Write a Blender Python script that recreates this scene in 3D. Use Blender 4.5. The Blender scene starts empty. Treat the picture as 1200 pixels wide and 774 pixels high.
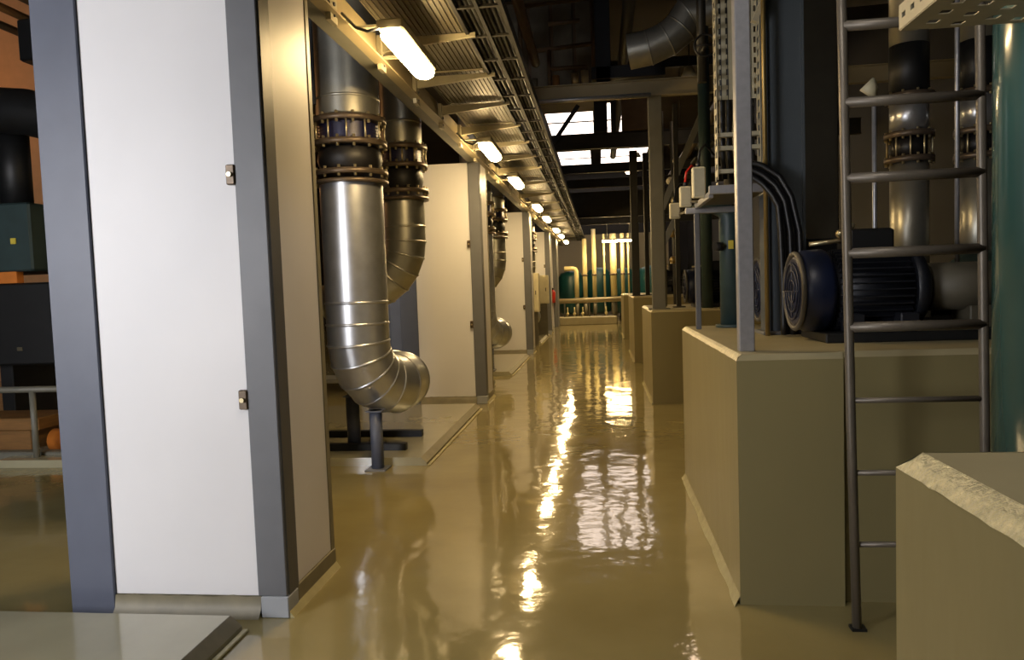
import bpy, math, random
from mathutils import Vector, Matrix
random.seed(7)
C = bpy.context.scene.collection
sc = bpy.context.scene
PI = math.pi

# ------------------------------------------------------------------ camera
cam_d = bpy.data.cameras.new('camera'); cam = bpy.data.objects.new('camera', cam_d); C.objects.link(cam)
cam_d.sensor_fit = 'HORIZONTAL'; cam_d.sensor_width = 36.0; cam_d.lens = 36.0 * 870.0 / 1200.0
R_ = Matrix(((0.99247898, 0.02755359, 0.11927395), (0.11733026, 0.06379121, -0.99104202), (-0.0349154, 0.99758282, 0.06007857)))
cam.matrix_world = Matrix.Translation((0, 0, 1.5)) @ R_.to_4x4()
cam_d.clip_start = 0.05; cam_d.clip_end = 200
sc.camera = cam

# ------------------------------------------------------------------ world, daylight, exposure
w = bpy.data.worlds.new('world'); sc.world = w; w.use_nodes = True
bg = w.node_tree.nodes['Background']; bg.inputs[0].default_value = (1.0, 0.82, 0.70, 1); bg.inputs[1].default_value = 5.0
sc.view_settings.view_transform = 'Standard'; sc.view_settings.look = 'None'
sc.view_settings.exposure = 0.0; sc.view_settings.gamma = 1.0; sc.view_settings.use_curve_mapping = False

def area(name, loc, direction, sx, sy, power, col):
    l = bpy.data.lights.new(name, 'AREA'); l.shape = 'RECTANGLE'; l.size = sx; l.size_y = sy; l.energy = power; l.color = col
    o = bpy.data.objects.new(name, l); C.objects.link(o); o.location = loc
    o.rotation_euler = Vector(direction).to_track_quat('-Z', 'Y').to_euler()
    return o
# daylight coming in through the window of the back wall
area('window_daylight', (-5.05, -1.38, 2.15), (0, 1, -0.04), 2.1, 2.2, 275, (0.90, 0.93, 1.0))

# ------------------------------------------------------------------ materials
def S(r, g, b):
    return tuple(((c / 255) / 12.92 if c / 255 <= 0.04045 else ((c / 255 + 0.055) / 1.055) ** 2.4) for c in (r, g, b))
MATS = {}
def mat(name, col, rough=0.5, metal=0.0, var=0.12, scale=6.0, bump=0.0, bscale=None, coat=0.0, stretch=None, spec=None, emit=0.0):
    m = bpy.data.materials.new(name); m.use_nodes = True; nt = m.node_tree; N = nt.nodes; L = nt.links
    p = N['Principled BSDF']
    p.inputs['Roughness'].default_value = rough; p.inputs['Metallic'].default_value = metal
    if coat: p.inputs['Coat Weight'].default_value = coat; p.inputs['Coat Roughness'].default_value = 0.08
    if spec is not None: p.inputs['Specular IOR Level'].default_value = spec
    tc = N.new('ShaderNodeTexCoord'); mp = N.new('ShaderNodeMapping'); L.new(tc.outputs['Object'], mp.inputs['Vector'])
    if stretch: mp.inputs['Scale'].default_value = stretch
    nz = N.new('ShaderNodeTexNoise'); nz.inputs['Scale'].default_value = scale; nz.inputs['Detail'].default_value = 4
    L.new(mp.outputs[0], nz.inputs['Vector'])
    cr = N.new('ShaderNodeValToRGB'); L.new(nz.outputs['Fac'], cr.inputs[0])
    cr.color_ramp.elements[0].position = 0.3; cr.color_ramp.elements[1].position = 0.7
    a = [c * (1 - var) for c in col]; b = [min(1, c * (1 + var)) for c in col]
    cr.color_ramp.elements[0].color = (*a, 1); cr.color_ramp.elements[1].color = (*b, 1)
    L.new(cr.outputs[0], p.inputs['Base Color'])
    if bump:
        n2 = N.new('ShaderNodeTexNoise'); n2.inputs['Scale'].default_value = bscale or scale * 3; n2.inputs['Detail'].default_value = 3
        L.new(mp.outputs[0], n2.inputs['Vector'])
        bp = N.new('ShaderNodeBump'); bp.inputs['Strength'].default_value = bump; bp.inputs['Distance'].default_value = 0.01
        L.new(n2.outputs['Fac'], bp.inputs['Height']); L.new(bp.outputs[0], p.inputs['Normal'])
    if emit:
        p.inputs['Emission Color'].default_value = (*col, 1); p.inputs['Emission Strength'].default_value = emit
    MATS[name] = m
    return m
M = MATS
mat('panel_white', S(232, 230, 230), 0.45, var=0.02, scale=2, bump=0.03, bscale=5)
mat('panel_side', S(226, 222, 222), 0.5, var=0.03, scale=2)
mat('steel_grey', S(110, 111, 114), 0.45, var=0.06, scale=5, bump=0.05, bscale=20)
mat('steel_dark', S(88, 89, 92), 0.45, var=0.1, scale=5)
mat('steel_blue', S(88, 93, 108), 0.45, var=0.06, scale=5)
mat('foot_grey', S(165, 168, 172), 0.5, var=0.06)
mat('block_paint', S(136, 125, 86), 0.42, var=0.05, scale=3, bump=0.35, bscale=7, stretch=(1, 1, 0.35))
mat('block_top', S(160, 150, 116), 0.4, var=0.08, scale=5, bump=0.2, bscale=12)
mat('block_edge', S(196, 184, 142), 0.3, var=0.25, scale=45, bump=1.0, bscale=70)
mat('coving', S(176, 166, 124), 0.22, var=0.08, scale=12, bump=0.5, bscale=20)
mat('plinth_paint', S(164, 158, 130), 0.18, var=0.06, scale=4, bump=0.05, bscale=3, coat=0.5)
mat('skirting', S(128, 120, 96), 0.5, var=0.12, scale=10)
mat('galvanised', S(178, 178, 182), 0.35, 0.6, var=0.08, scale=30, bump=0.05)
mat('galv_tray', S(98, 92, 74), 0.45, 0.35, var=0.08, scale=20)
mat('galv_cream', S(172, 164, 138), 0.45, 0.15, var=0.06, scale=20)
mat('cladding', S(200, 202, 205), 0.33, 0.85, var=0.08, scale=9, bump=0.06, bscale=6)
mat('cladding_dull', S(172, 170, 158), 0.38, 0.8, var=0.1, scale=9, bump=0.08, bscale=8)
mat('flange', S(104, 90, 74), 0.4, 0.5, var=0.2, scale=14)
mat('bolt', S(205, 190, 150), 0.3, 0.8, var=0.1)
mat('rubber', S(22, 20, 20), 0.5, var=0.1)
mat('bellows_blue', S(34, 34, 66), 0.4, 0.1, var=0.3, scale=14)
mat('black_paint', S(20, 21, 22), 0.5, var=0.15)
mat('cable_black', S(16, 16, 17), 0.45, var=0.1)
mat('dark_brown', S(86, 68, 46), 0.6, var=0.2)
mat('column_grey', S(72, 78, 82), 0.5, var=0.08, scale=3)
mat('roof_sheet', S(58, 48, 34), 0.7, var=0.2, scale=1)
mat('dark_steel', S(46, 44, 37), 0.5, 0.2, var=0.15)
mat('beam_grey', S(110, 108, 96), 0.5, 0.1, var=0.1)
mat('beam_light', S(156, 142, 108), 0.45, 0.1, var=0.08, scale=4)
mat('motor_blue', S(20, 28, 52), 0.4, 0.0, var=0.15)
mat('motor_dark', S(28, 30, 36), 0.45, 0.1, var=0.15)
mat('motor_rim', S(84, 80, 72), 0.5, 0.1, var=0.15)
mat('guard', S(88, 82, 66), 0.55, 0.1, var=0.15)
mat('teal_pipe', S(54, 88, 84), 0.18, 0.0, var=0.07, scale=3, coat=0.5)
mat('teal_tank', S(24, 70, 70), 0.35, var=0.1)
mat('green_machine', S(44, 62, 62), 0.5, var=0.15)
mat('ladder_steel', S(112, 104, 92), 0.42, 0.35, var=0.12, scale=12)
mat('box_cream', S(205, 195, 160), 0.5, var=0.05)
mat('pipe_cream', S(220, 205, 150), 0.4, var=0.05)
mat('red', S(190, 40, 25), 0.4, var=0.05)
mat('crate', S(130, 92, 46), 0.6, var=0.2, scale=4, stretch=(1, 1, 8))
mat('orange_paint', S(206, 120, 44), 0.5, var=0.15)
mat('wall_orange', S(214, 168, 120), 0.7, var=0.05)
mat('wall_dark', S(26, 24, 20), 0.7, var=0.1, scale=1)
mat('wall_hall', S(150, 140, 115), 0.7, var=0.06, scale=1)
mat('yellow', S(210, 190, 70), 0.5)
mat('copper', S(140, 118, 70), 0.35, 0.6, var=0.1)

def emission(name, col, s):
    m = bpy.data.materials.new(name); m.use_nodes = True; nt = m.node_tree; nt.nodes.clear()
    e = nt.nodes.new('ShaderNodeEmission'); o = nt.nodes.new('ShaderNodeOutputMaterial')
    e.inputs[0].default_value = (*col, 1); e.inputs[1].default_value = s; nt.links.new(e.outputs[0], o.inputs[0]); MATS[name] = m
emission('lamp_glow', (1.0, 0.71, 0.34), 115.0)
emission('fill_glow', (1.0, 0.92, 0.84), 52.0)  # glow of the added fill lamp above the camera
emission('lamp_far', (1.0, 0.72, 0.34), 150.0)
emission('bulb_orange', (1.0, 0.45, 0.15), 60.0)
emission('bay_glow', (1.0, 0.72, 0.5), 12.0)

def pane_mat():
    m = bpy.data.materials.new('skylight_glass'); m.use_nodes = True; nt = m.node_tree; nt.nodes.clear()
    N = nt.nodes; t = N.new('ShaderNodeBsdfTransparent'); g = N.new('ShaderNodeBsdfGlossy'); x = N.new('ShaderNodeMixShader'); o = N.new('ShaderNodeOutputMaterial')
    t.inputs[0].default_value = (0.95, 0.95, 0.95, 1); g.inputs['Roughness'].default_value = 0.05; x.inputs[0].default_value = 0.06
    nt.links.new(t.outputs[0], x.inputs[1]); nt.links.new(g.outputs[0], x.inputs[2]); nt.links.new(x.outputs[0], o.inputs[0]); MATS['skylight_glass'] = m
pane_mat()

def floor_mat():
    m = bpy.data.materials.new('floor_epoxy'); m.use_nodes = True; nt = m.node_tree; N = nt.nodes; L = nt.links; p = N['Principled BSDF']
    tc = N.new('ShaderNodeTexCoord')
    n1 = N.new('ShaderNodeTexNoise'); n1.inputs['Scale'].default_value = 1.3; n1.inputs['Detail'].default_value = 5; L.new(tc.outputs['Object'], n1.inputs['Vector'])
    cr = N.new('ShaderNodeValToRGB'); L.new(n1.outputs['Fac'], cr.inputs[0])
    cr.color_ramp.elements[0].position = 0.3; cr.color_ramp.elements[1].position = 0.72
    cr.color_ramp.elements[0].color = (*S(134, 122, 80), 1); cr.color_ramp.elements[1].color = (*S(150, 138, 94), 1)
    L.new(cr.outputs[0], p.inputs['Base Color'])
    p.inputs['Roughness'].default_value = 0.07; p.inputs['IOR'].default_value = 1.75
    # slow waviness of the poured coating, across and along
    mp = N.new('ShaderNodeMapping'); mp.inputs['Scale'].default_value = (1.0, 1.0, 1.0); L.new(tc.outputs['Object'], mp.inputs['Vector'])
    n2 = N.new('ShaderNodeTexNoise'); n2.inputs['Scale'].default_value = 2.6; n2.inputs['Detail'].default_value = 2.5; n2.inputs['Roughness'].default_value = 0.45
    L.new(mp.outputs[0], n2.inputs['Vector'])
    n3 = N.new('ShaderNodeTexNoise'); n3.inputs['Scale'].default_value = 16; n3.inputs['Detail'].default_value = 2; L.new(mp.outputs[0], n3.inputs['Vector'])
    ad = N.new('ShaderNodeMath'); ad.operation = 'MULTIPLY_ADD'; ad.inputs[1].default_value = 0.10; L.new(n3.outputs['Fac'], ad.inputs[0]); L.new(n2.outputs['Fac'], ad.inputs[2])
    bp = N.new('ShaderNodeBump'); bp.inputs['Strength'].default_value = 0.55; bp.inputs['Distance'].default_value = 0.012
    L.new(ad.outputs[0], bp.inputs['Height']); L.new(bp.outputs[0], p.inputs['Normal'])
    # light scuffs
    MATS['floor_epoxy'] = m
floor_mat()

# ------------------------------------------------------------------ mesh helpers
class MB:
    def __init__(s): s.v = []; s.f = []; s.sm = []
    def face(s, idx, smooth=False): s.f.append(idx); s.sm.append(smooth)
    def box(s, x0, x1, y0, y1, z0, z1):
        b = len(s.v)
        s.v += [(x0, y0, z0), (x1, y0, z0), (x1, y1, z0), (x0, y1, z0), (x0, y0, z1), (x1, y0, z1), (x1, y1, z1), (x0, y1, z1)]
        for q in ((0, 3, 2, 1), (4, 5, 6, 7), (0, 1, 5, 4), (1, 2, 6, 5), (2, 3, 7, 6), (3, 0, 4, 7)): s.face([b + i for i in q])
        return s
    def bbox(s, x0, x1, y0, y1, z0, z1, c=0.01):
        """box with all vertical and horizontal edges chamfered by c"""
        def ring(i, z): return [(x0 + i + c, y0 + i, z), (x1 - i - c, y0 + i, z), (x1 - i, y0 + i + c, z), (x1 - i, y1 - i - c, z), (x1 - i - c, y1 - i, z), (x0 + i + c, y1 - i, z), (x0 + i, y1 - i - c, z), (x0 + i, y0 + i + c, z)]
        b = len(s.v); s.v += ring(c, z0) + ring(0, z0 + c) + ring(0, z1 - c) + ring(c, z1)
        for k in range(3):
            for i in range(8):
                j = (i + 1) % 8; s.face([b + 8 * k + i, b + 8 * k + j, b + 8 * k + 8 + j, b + 8 * k + 8 + i])
        s.face([b + 7 - i for i in range(8)]); s.face([b + 24 + i for i in range(8)])
        return s
    def obox(s, p, q, wd, ht, up=(0, 0, 1)):
        """bar of section wd x ht between two points"""
        p = Vector(p); q = Vector(q); d = (q - p).normalized(); u = Vector(up)
        if abs(d.dot(u)) > 0.98: u = Vector((0, 1, 0))
        r = d.cross(u).normalized(); u = r.cross(d).normalized(); b = len(s.v)
        for e in (p, q):
            for a, c in ((-1, -1), (1, -1), (1, 1), (-1, 1)): s.v.append(tuple(e + r * a * wd / 2 + u * c * ht / 2))
        for i in range(4):
            j = (i + 1) % 4; s.face([b + i, b + j, b + 4 + j, b + 4 + i])
        s.face([b + 3, b + 2, b + 1, b]); s.face([b + 4, b + 5, b + 6, b + 7])
        return s
    def tube(s, pts, r, n=12, caps=True):
        pts = [Vector(p) for p in pts]; rs = r if isinstance(r, (list, tuple)) else [r] * len(pts)
        t0 = (pts[1] - pts[0]).normalized(); u = Vector((0, 0, 1)) if abs(t0.z) < 0.9 else Vector((0, 1, 0))
        nrm = (u - t0 * u.dot(t0)).normalized(); b = len(s.v)
        for i, p in enumerate(pts):
            if i == 0: t = t0
            elif i == len(pts) - 1: t = (pts[i] - pts[i - 1]).normalized()
            else:
                a = (pts[i] - pts[i - 1]).normalized(); c = (pts[i + 1] - pts[i]).normalized(); t = (a + c)
                t = t.normalized() if t.length > 1e-6 else a
            nrm = (nrm - t * nrm.dot(t)).normalized(); bi = t.cross(nrm)
            for k in range(n):
                an = 2 * PI * k / n; s.v.append(tuple(p + (nrm * math.cos(an) + bi * math.sin(an)) * rs[i]))
        for i in range(len(pts) - 1):
            for k in range(n):
                k2 = (k + 1) % n; s.face([b + i * n + k, b + i * n + k2, b + (i + 1) * n + k2, b + (i + 1) * n + k], True)
        if caps:
            s.face([b + n - 1 - k for k in range(n)]); e = b + (len(pts) - 1) * n; s.face([e + k for k in range(n)])
        return s
    def cyl(s, x, y, z0, z1, r, n=16): return s.tube([(x, y, z0), (x, y, z1)], r, n)
    def sphere(s, c, r, n=12, sz=1.0):
        pts = []; rs = []
        for i in range(9):
            a = -PI / 2 + PI * i / 8; pts.append((c[0], c[1], c[2] + math.sin(a) * r * sz)); rs.append(max(0.002, math.cos(a) * r))
        return s.tube(pts, rs, n)
    def build(s, name, m, parent=None, label=None, kind=None):
        off = Vector((0, 0, 0)); q = parent
        while q is not None: off += q.location; q = q.parent
        me = bpy.data.meshes.new(name); me.from_pydata([tuple(Vector(v) - off) for v in s.v], [], s.f)
        me.polygons.foreach_set('use_smooth', s.sm); me.materials.append(M[m] if isinstance(m, str) else m); me.update()
        o = bpy.data.objects.new(name, me); C.objects.link(o)
        if parent is not None: o.parent = parent
        if label: o['label'] = label
        if kind: o['kind'] = kind
        return o
def box(*a): return MB().box(*a)
def thing(name, label, cat, loc=(0, 0, 0), group=None, kind=None):
    o = bpy.data.objects.new(name, None); C.objects.link(o); o.location = loc; o.empty_display_size = 0.2
    return tag(o, label, cat, group, kind)
def tag(o, label=None, cat=None, group=None, kind=None):
    if label: o['label'] = label
    if cat: o['category'] = cat
    if group: o['group'] = group
    if kind: o['kind'] = kind
    return o
KIDS = {}
def copy_tree(o, parent=None):
    c = o.copy(); C.objects.link(c); c.parent = parent
    for ch in [x for x in ALLO() if x.parent is o]: copy_tree(ch, c)
    return c
def ALLO(): return list(C.objects)
def duplicate(root, delta, label, group=None):
    c = copy_tree(root); c.location = Vector(root.location) + Vector(delta); c['label'] = label
    if group: c['group'] = group
    return c
def arc(c, r, a0, a1, u, v, n=8):
    c = Vector(c); u = Vector(u); v = Vector(v)
    return [tuple(c + u * r * math.cos(a0 + (a1 - a0) * i / n) + v * r * math.sin(a0 + (a1 - a0) * i / n)) for i in range(n + 1)]

# ------------------------------------------------------------------ the hall
def struct(name, mb, m): return mb.build(name, m, kind='structure')
XL, XR, YB, YF, ZT = -13.0, 4.4, -5.0, 38.0, 7.2
struct('floor', MB().box(XL, XR, -1.5, YF, -0.2, 0).box(-3.2, XR, YB, -1.5, -0.2, 0), 'floor_epoxy')
struct('wall_left', MB().box(XL - 0.2, XL, -1.7, YF, 0, ZT), 'wall_dark')
struct('wall_right', MB().box(XR, XR + 0.2, YB, YF, 0, ZT), 'wall_dark')
# back wall with the daylight window opening
WX0, WX1, WZ0, WZ1 = -6.2, -3.9, 0.95, 3.35
XV, YV = -3.2, -1.5      # the hall steps back: outdoors is x < XV, y < YV
mb = MB(); mb.box(XL, WX0, YV - 0.2, YV, 0, ZT); mb.box(WX1, XV, YV - 0.2, YV, 0, ZT); mb.box(WX0, WX1, YV - 0.2, YV, 0, WZ0); mb.box(WX0, WX1, YV - 0.2, YV, WZ1, ZT)
mb.box(XV - 0.2, XV, YB, YV - 0.2, 0, ZT); mb.box(XV - 0.2, XR, YB - 0.2, YB, 0, ZT)
struct('wall_back', mb, 'wall_hall')
w1 = MB()
for x in (WX0, (WX0 + WX1) / 2, WX1): w1.box(x - 0.03, x + 0.03, YV - 0.14, YV - 0.08, WZ0, WZ1)
for z in (WZ0, WZ1): w1.box(WX0, WX1, YV - 0.14, YV - 0.08, z - 0.03, z + 0.03)
w1o = struct('window_1', w1, 'steel_grey')
MB().box(WX0, WX1, YV - 0.115, YV - 0.105, WZ0, WZ1).build('pane', 'skylight_glass', w1o)
struct('wall_far', MB().box(XL, XR, YF, YF + 0.2, 0, ZT), 'wall_dark')
# roof with skylights, leaving real openings
SKY = [(-1.75, -0.02, 24.2, 29.6), (0.06, 1.7, 24.2, 29.6), (-1.75, -0.2, 32.6, 36.8), (0.15, 2.3, 32.6, 36.8)]
xs = sorted({XL, XR, XV, *[s[0] for s in SKY], *[s[1] for s in SKY]}); ys = sorted({YB, YF, YV, *[s[2] for s in SKY], *[s[3] for s in SKY]})
mb = MB()
for j in range(len(ys) - 1):
    run = None
    for i in range(len(xs) - 1):
        cx, cy = (xs[i] + xs[i + 1]) / 2, (ys[j] + ys[j + 1]) / 2
        hole = any(s[0] < cx < s[1] and s[2] < cy < s[3] for s in SKY)
        if cx < XV and cy < YV: continue
        if not hole: mb.box(xs[i], xs[i + 1], ys[j], ys[j + 1], ZT, ZT + 0.05)
struct('ceiling', mb, 'roof_sheet')
for k, (a, b, c, d) in enumerate(SKY):
    fr = MB(); t = 0.06
    fr.box(a, b, c, c + t, ZT - 0.01, ZT + 0.06); fr.box(a, b, d - t, d, ZT - 0.01, ZT + 0.06); fr.box(a, a + t, c, d, ZT - 0.01, ZT + 0.06); fr.box(b - t, b, c, d, ZT - 0.01, ZT + 0.06)
    fr.box(a, b, (c + d) / 2 - 0.05, (c + d) / 2 + 0.05, ZT, ZT + 0.03)
    o = struct('window_%d' % (k + 2), fr, 'dark_steel')
    MB().box(a + t, b - t, c + t, (c + d) / 2 - 0.05, ZT + 0.02, ZT + 0.03).build('pane', 'skylight_glass', o)
    MB().box(a + t, b - t, (c + d) / 2 + 0.05, d - t, ZT + 0.02, ZT + 0.03).build('pane', 'skylight_glass', o)
# orange lit partition far behind the left hand machine
struct('wall_inner', MB().box(-12.9, -7.2, 13.0, 13.15, 0, ZT), 'wall_orange')
struct('wall_end', MB().box(-2.4, 3.0, 33.0, 33.2, 0, 3.6), 'wall_hall')

# ------------------------------------------------------------------ partition pillars along the left
PH = 3.06
def pillar(y, label, depth=0.60):
    x0, x1 = -2.56, -1.48; y1 = y + depth
    t = thing('partition_pillar', label, 'pillar', (x0, y, 0), 'white partition pillars along the left of the aisle')
    MB().box(x0 + 0.02, x1 - 0.03, y + 0.02, y1 - 0.02, 0.0, PH).build('core', 'steel_dark', t)
    MB().bbox(-2.335, -1.615, y - 0.005, y + 0.03, 0.095, PH, 0.003).build('panel', 'panel_white', t)
    MB().bbox(x1 - 0.035, x1 + 0.004, y + 0.11, y1 - 0.05, 0.11, PH, 0.003).build('panel', 'panel_side', t, label='light grey side panel')
    mb = MB(); mb.bbox(x0, -2.335, y - 0.02, y + 0.03, 0.0, PH, 0.004); mb.box(x0, x0 + 0.03, y, y + 0.2, 0, PH)
    mb.build('corner_post', 'steel_blue', t, label='wide blue-grey steel corner strip')
    mb = MB(); mb.bbox(-1.615, x1 + 0.006, y - 0.02, y + 0.02, 0.10, PH, 0.004)
    mb.build('corner_post', 'steel_grey', t, label='grey steel corner strip')
    MB().bbox(x1 - 0.03, x1 + 0.012, y - 0.005, y + 0.105, 0.10, PH, 0.004).build('corner_return', 'steel_dark', t, label='darker side leg of the corner strip')
    MB().bbox(x1 - 0.04, x1 + 0.008, y1 - 0.05, y1, 0.0, PH, 0.004).build('end_trim', 'skirting', t)
    MB().bbox(-1.60, x1 + 0.014, y - 0.028, y + 0.09, 0.0, 0.10, 0.004).build('post_foot', 'foot_grey', t)
    # skirting with a curved, slightly ragged top line
    mb = MB(); n = 16; b = 0
    for i in range(n + 1):
        x = -2.335 + 0.73 * i / n; h = 0.095 + random.uniform(-0.006, 0.006)
        mb.v += [(x, y - 0.05, 0.0), (x, y - 0.022, 0.035), (x, y - 0.012, h), (x, y + 0.01, h)]
    for i in range(n):
        for k in range(3): mb.face([4 * i + k, 4 * i + 4 + k, 4 * i + 5 + k, 4 * i + 1 + k], k < 2)
    mb.build('skirting', 'skirting', t)
    MB().bbox(x1 - 0.03, x1 + 0.012, y + 0.09, y1, 0.0, 0.11, 0.004).build('skirting', 'skirting', t)
    mb = MB()
    mb.v += [(x1 + 0.01, y - 0.02, 0), (x1 + 0.035, y - 0.02, 0), (x1 + 0.01, y - 0.02, 0.035), (x1 + 0.01, y1, 0), (x1 + 0.035, y1, 0), (x1 + 0.01, y1, 0.035)]
    mb.face([0, 1, 2]); mb.face([5, 4, 3]); mb.face([1, 4, 5, 2]); mb.face([0, 2, 5, 3]); mb.face([0, 3, 4, 1])
    mb.build('coving', 'coving', t)
    for z in (1.02, 2.04):
        l = MB().bbox(-1.652, -1.612, y - 0.03, y, z - 0.045, z + 0.045, 0.004).build('latch', 'flange', t, label='small brown steel latch')
        MB().tube([(-1.632, y - 0.03, z), (-1.632, y - 0.042, z)], 0.011, 10).build('stud', 'bolt', l)
    return t
PIL = [(3.22, 'large white partition pillar nearest the camera, lit by daylight'),
       (9.33, 'second white partition pillar, just behind the two clad pipes'),
       (15.95, 'third white partition pillar from the camera, warmly lit'),
       (22.3, 'fourth partition pillar from the camera, behind the cream cabinets'),
       (28.2, 'last small partition pillar at the far left end of the aisle')]
for k, (y, l) in enumerate(PIL):
    if k < 4: pillar(y, l)

# ------------------------------------------------------------------ floor plinths in the bays
def plinth(y0, y1, label, x1=-1.50, x0=-5.5, h=0.07):
    t = thing('floor_plinth', label, 'plinth', (x0, y0, 0), 'low painted plinths in the bays')
    mb = MB(); c = 0.05
    mb.v += [(x0, y0, 0), (x1, y0, 0), (x1, y1, 0), (x0, y1, 0), (x0, y0, h), (x1 - c, y0, h), (x1 - c, y1, h), (x0, y1, h), (x1, y0, h * 0.35), (x1, y1, h * 0.35)]
    mb.face([4, 5, 6, 7]); mb.face([0, 1, 8, 5, 4]); mb.face([1, 2, 9, 8]); mb.face([2, 3, 7, 6, 9]); mb.face([3, 0, 4, 7]); mb.face([0, 3, 2, 1])
    mb.build('slab', 'plinth_paint', t)
    mb = MB(); mb.v += [(x1 - c - 0.002, y0, h + 0.001), (x1 + 0.002, y0, h * 0.35), (x1 + 0.002, y1, h * 0.35), (x1 - c - 0.002, y1, h + 0.001)]; mb.face([0, 1, 2, 3])
    mb.build('edge', 'skirting', t)
    MB().bbox(x1 + 0.005, x1 + 0.035, y0, y1, 0, 0.012, 0.004).build('coving', 'coving', t)
    return t
plinth(-1.2, 3.06, 'low olive plinth in the bottom left foreground', x1=-1.63)
plinth(6.08, 8.9, 'low plinth under the two large clad pipes')
plinth(12.2, 15.3, 'low plinth in the second bay behind the second pillar')
plinth(18.6, 21.6, 'low plinth in the third bay behind the third pillar')

# ------------------------------------------------------------------ clad pipes with bellows
def ring_bolts(mb, cx, cy, z, R, n=16, h=0.05, r=0.012):
    for k in range(n):
        a = 2 * PI * (k + 0.5) / n; x, y = cx + R * math.cos(a), cy + R * math.sin(a); mb.cyl(x, y, z - h, z + h, r, 6)
def bellows_set(t, cx, cy, r, ztop, zmid, zlow):
    """flange / blue bellows / flange / black rubber / flange"""
    R = r + 0.05
    for z in (ztop, zmid, zlow):
        f = MB(); f.cyl(cx, cy, z - 0.022, z + 0.022, R, 32); fo = f.build('flange', 'flange', t, label='bolted flange ring')
        b = MB(); ring_bolts(b, cx, cy, z, R - 0.02, 14, 0.045, 0.013); b.build('bolt_ring', 'bolt', fo, kind='stuff')
    f = MB(); f.cyl(cx, cy, zlow - 0.09, zlow - 0.06, R, 32); f.build('flange', 'flange', t)
    pts = []; rs = []; n = 6
    for i in range(2 * n + 1):
        z = zmid + 0.02 + (ztop - zmid - 0.04) * i / (2 * n); pts.append((cx, cy, z)); rs.append(r * (0.98 if i % 2 else 0.88))
    MB().tube(pts, rs, 32).build('bellows', 'bellows_blue', t, label='dark blue ribbed bellows')
    pts = []; rs = []
    for i in range(9):
        z = zlow + 0.02 + (zmid - zlow - 0.04) * i / 8; pts.append((cx, cy, z)); rs.append(r * (0.9 + 0.12 * math.sin(PI * i / 8)))
    MB().tube(pts, rs, 32).build('rubber_joint', 'rubber', t, label='black rubber expansion joint')
    mb = MB()
    for k in range(12):
        a = 2 * PI * (k + 0.5) / 12; mb.cyl(cx + (R - 0.02) * math.cos(a), cy + (R - 0.02) * math.sin(a), zmid, ztop, 0.008, 6)
    mb.build('tie_rods', 'bolt', t, label='bright vertical tie rods', kind='stuff')
def clad_run(t, pts, r, gaps, name='cladding_section', m='cladding'):
    """cladding pieces between consecutive pts with a raised seam bead at each joint"""
    for i in range(len(pts) - 1):
        MB().tube([pts[i], pts[i + 1]], [r * 1.0, r * 1.0], 32, caps=False).build(name, m, t)
def gore_elbow(t, pts, r, m, n=32):
    """one mesh per segment, mitred at the joints, with a thin raised seam"""
    P = [Vector(p) for p in pts]; T = []
    for i in range(len(P)):
        if i == 0: d = P[1] - P[0]
        elif i == len(P) - 1: d = P[i] - P[i - 1]
        else: d = (P[i] - P[i - 1]).normalized() + (P[i + 1] - P[i]).normalized()
        T.append(d.normalized())
    t0 = T[0]; u = Vector((0, 1, 0)) if abs(t0.z) > 0.9 else Vector((0, 0, 1)); nr = (u - t0 * u.dot(t0)).normalized(); rings = []
    for i in range(len(P)):
        nr = (nr - T[i] * nr.dot(T[i])).normalized(); bi = T[i].cross(nr); rings.append((nr.copy(), bi.copy()))
    def ringpts(i, rr, sh=0.0):
        a, b = rings[i]; return [tuple(P[i] + T[i] * sh + (a * math.cos(2 * PI * k / n) + b * math.sin(2 * PI * k / n)) * rr) for k in range(n)]
    for i in range(len(P) - 1):
        mb = MB(); seq = [ringpts(i, r), ringpts(i + 1, r)]
        sb = [ringpts(i + 1, r, -0.012), ringpts(i + 1, r + 0.007, -0.004), ringpts(i + 1, r + 0.007, 0.004), ringpts(i + 1, r, 0.012)]
        for s_ in (seq, sb):
            b = len(mb.v)
            for rg in s_: mb.v += rg
            for q in range(len(s_) - 1):
                for k in range(n): k2 = (k + 1) % n; mb.face([b + q * n + k, b + q * n + k2, b + (q + 1) * n + k2, b + (q + 1) * n + k], True)
        mb.build('cladding_segment', m, t)

GP = 'large clad vertical pipes in the bays'
def big_pipe(y, label):
    cx, cy, r = -2.05, y, 0.262
    t = thing('clad_pipe', label, 'pipe', (cx, cy, 0.0), GP)
    gore_elbow(t, [(cx, cy, 4.6), (cx, cy, 3.9), (cx, cy, 3.08), (cx, cy, 2.93)], r, 'cladding_dull')
    bellows_set(t, cx, cy, r, 2.90, 2.71, 2.47)
    pts = [(cx, cy, 2.40), (cx, cy, 1.40), (cx, cy, 1.22), (cx, cy, 1.06)]
    d = Vector((0.50, 0.86, 0)).normalized(); Rb = 0.40; c = Vector((cx, cy, 1.06)) + d * Rb
    for i in range(1, 6):
        a = PI / 2 * i / 5; pts.append(tuple(c - d * Rb * math.cos(a) - Vector((0, 0, 1)) * Rb * math.sin(a)))
    e = Vector(pts[-1]); p = e
    for ang in (30, 65, 95):
        a = math.atan2(d.y, d.x) + math.radians(ang); p = p + Vector((math.cos(a), math.sin(a), 0)) * 0.2; pts.append(tuple(p))
    gore_elbow(t, pts, r, 'cladding')
    return t
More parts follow.
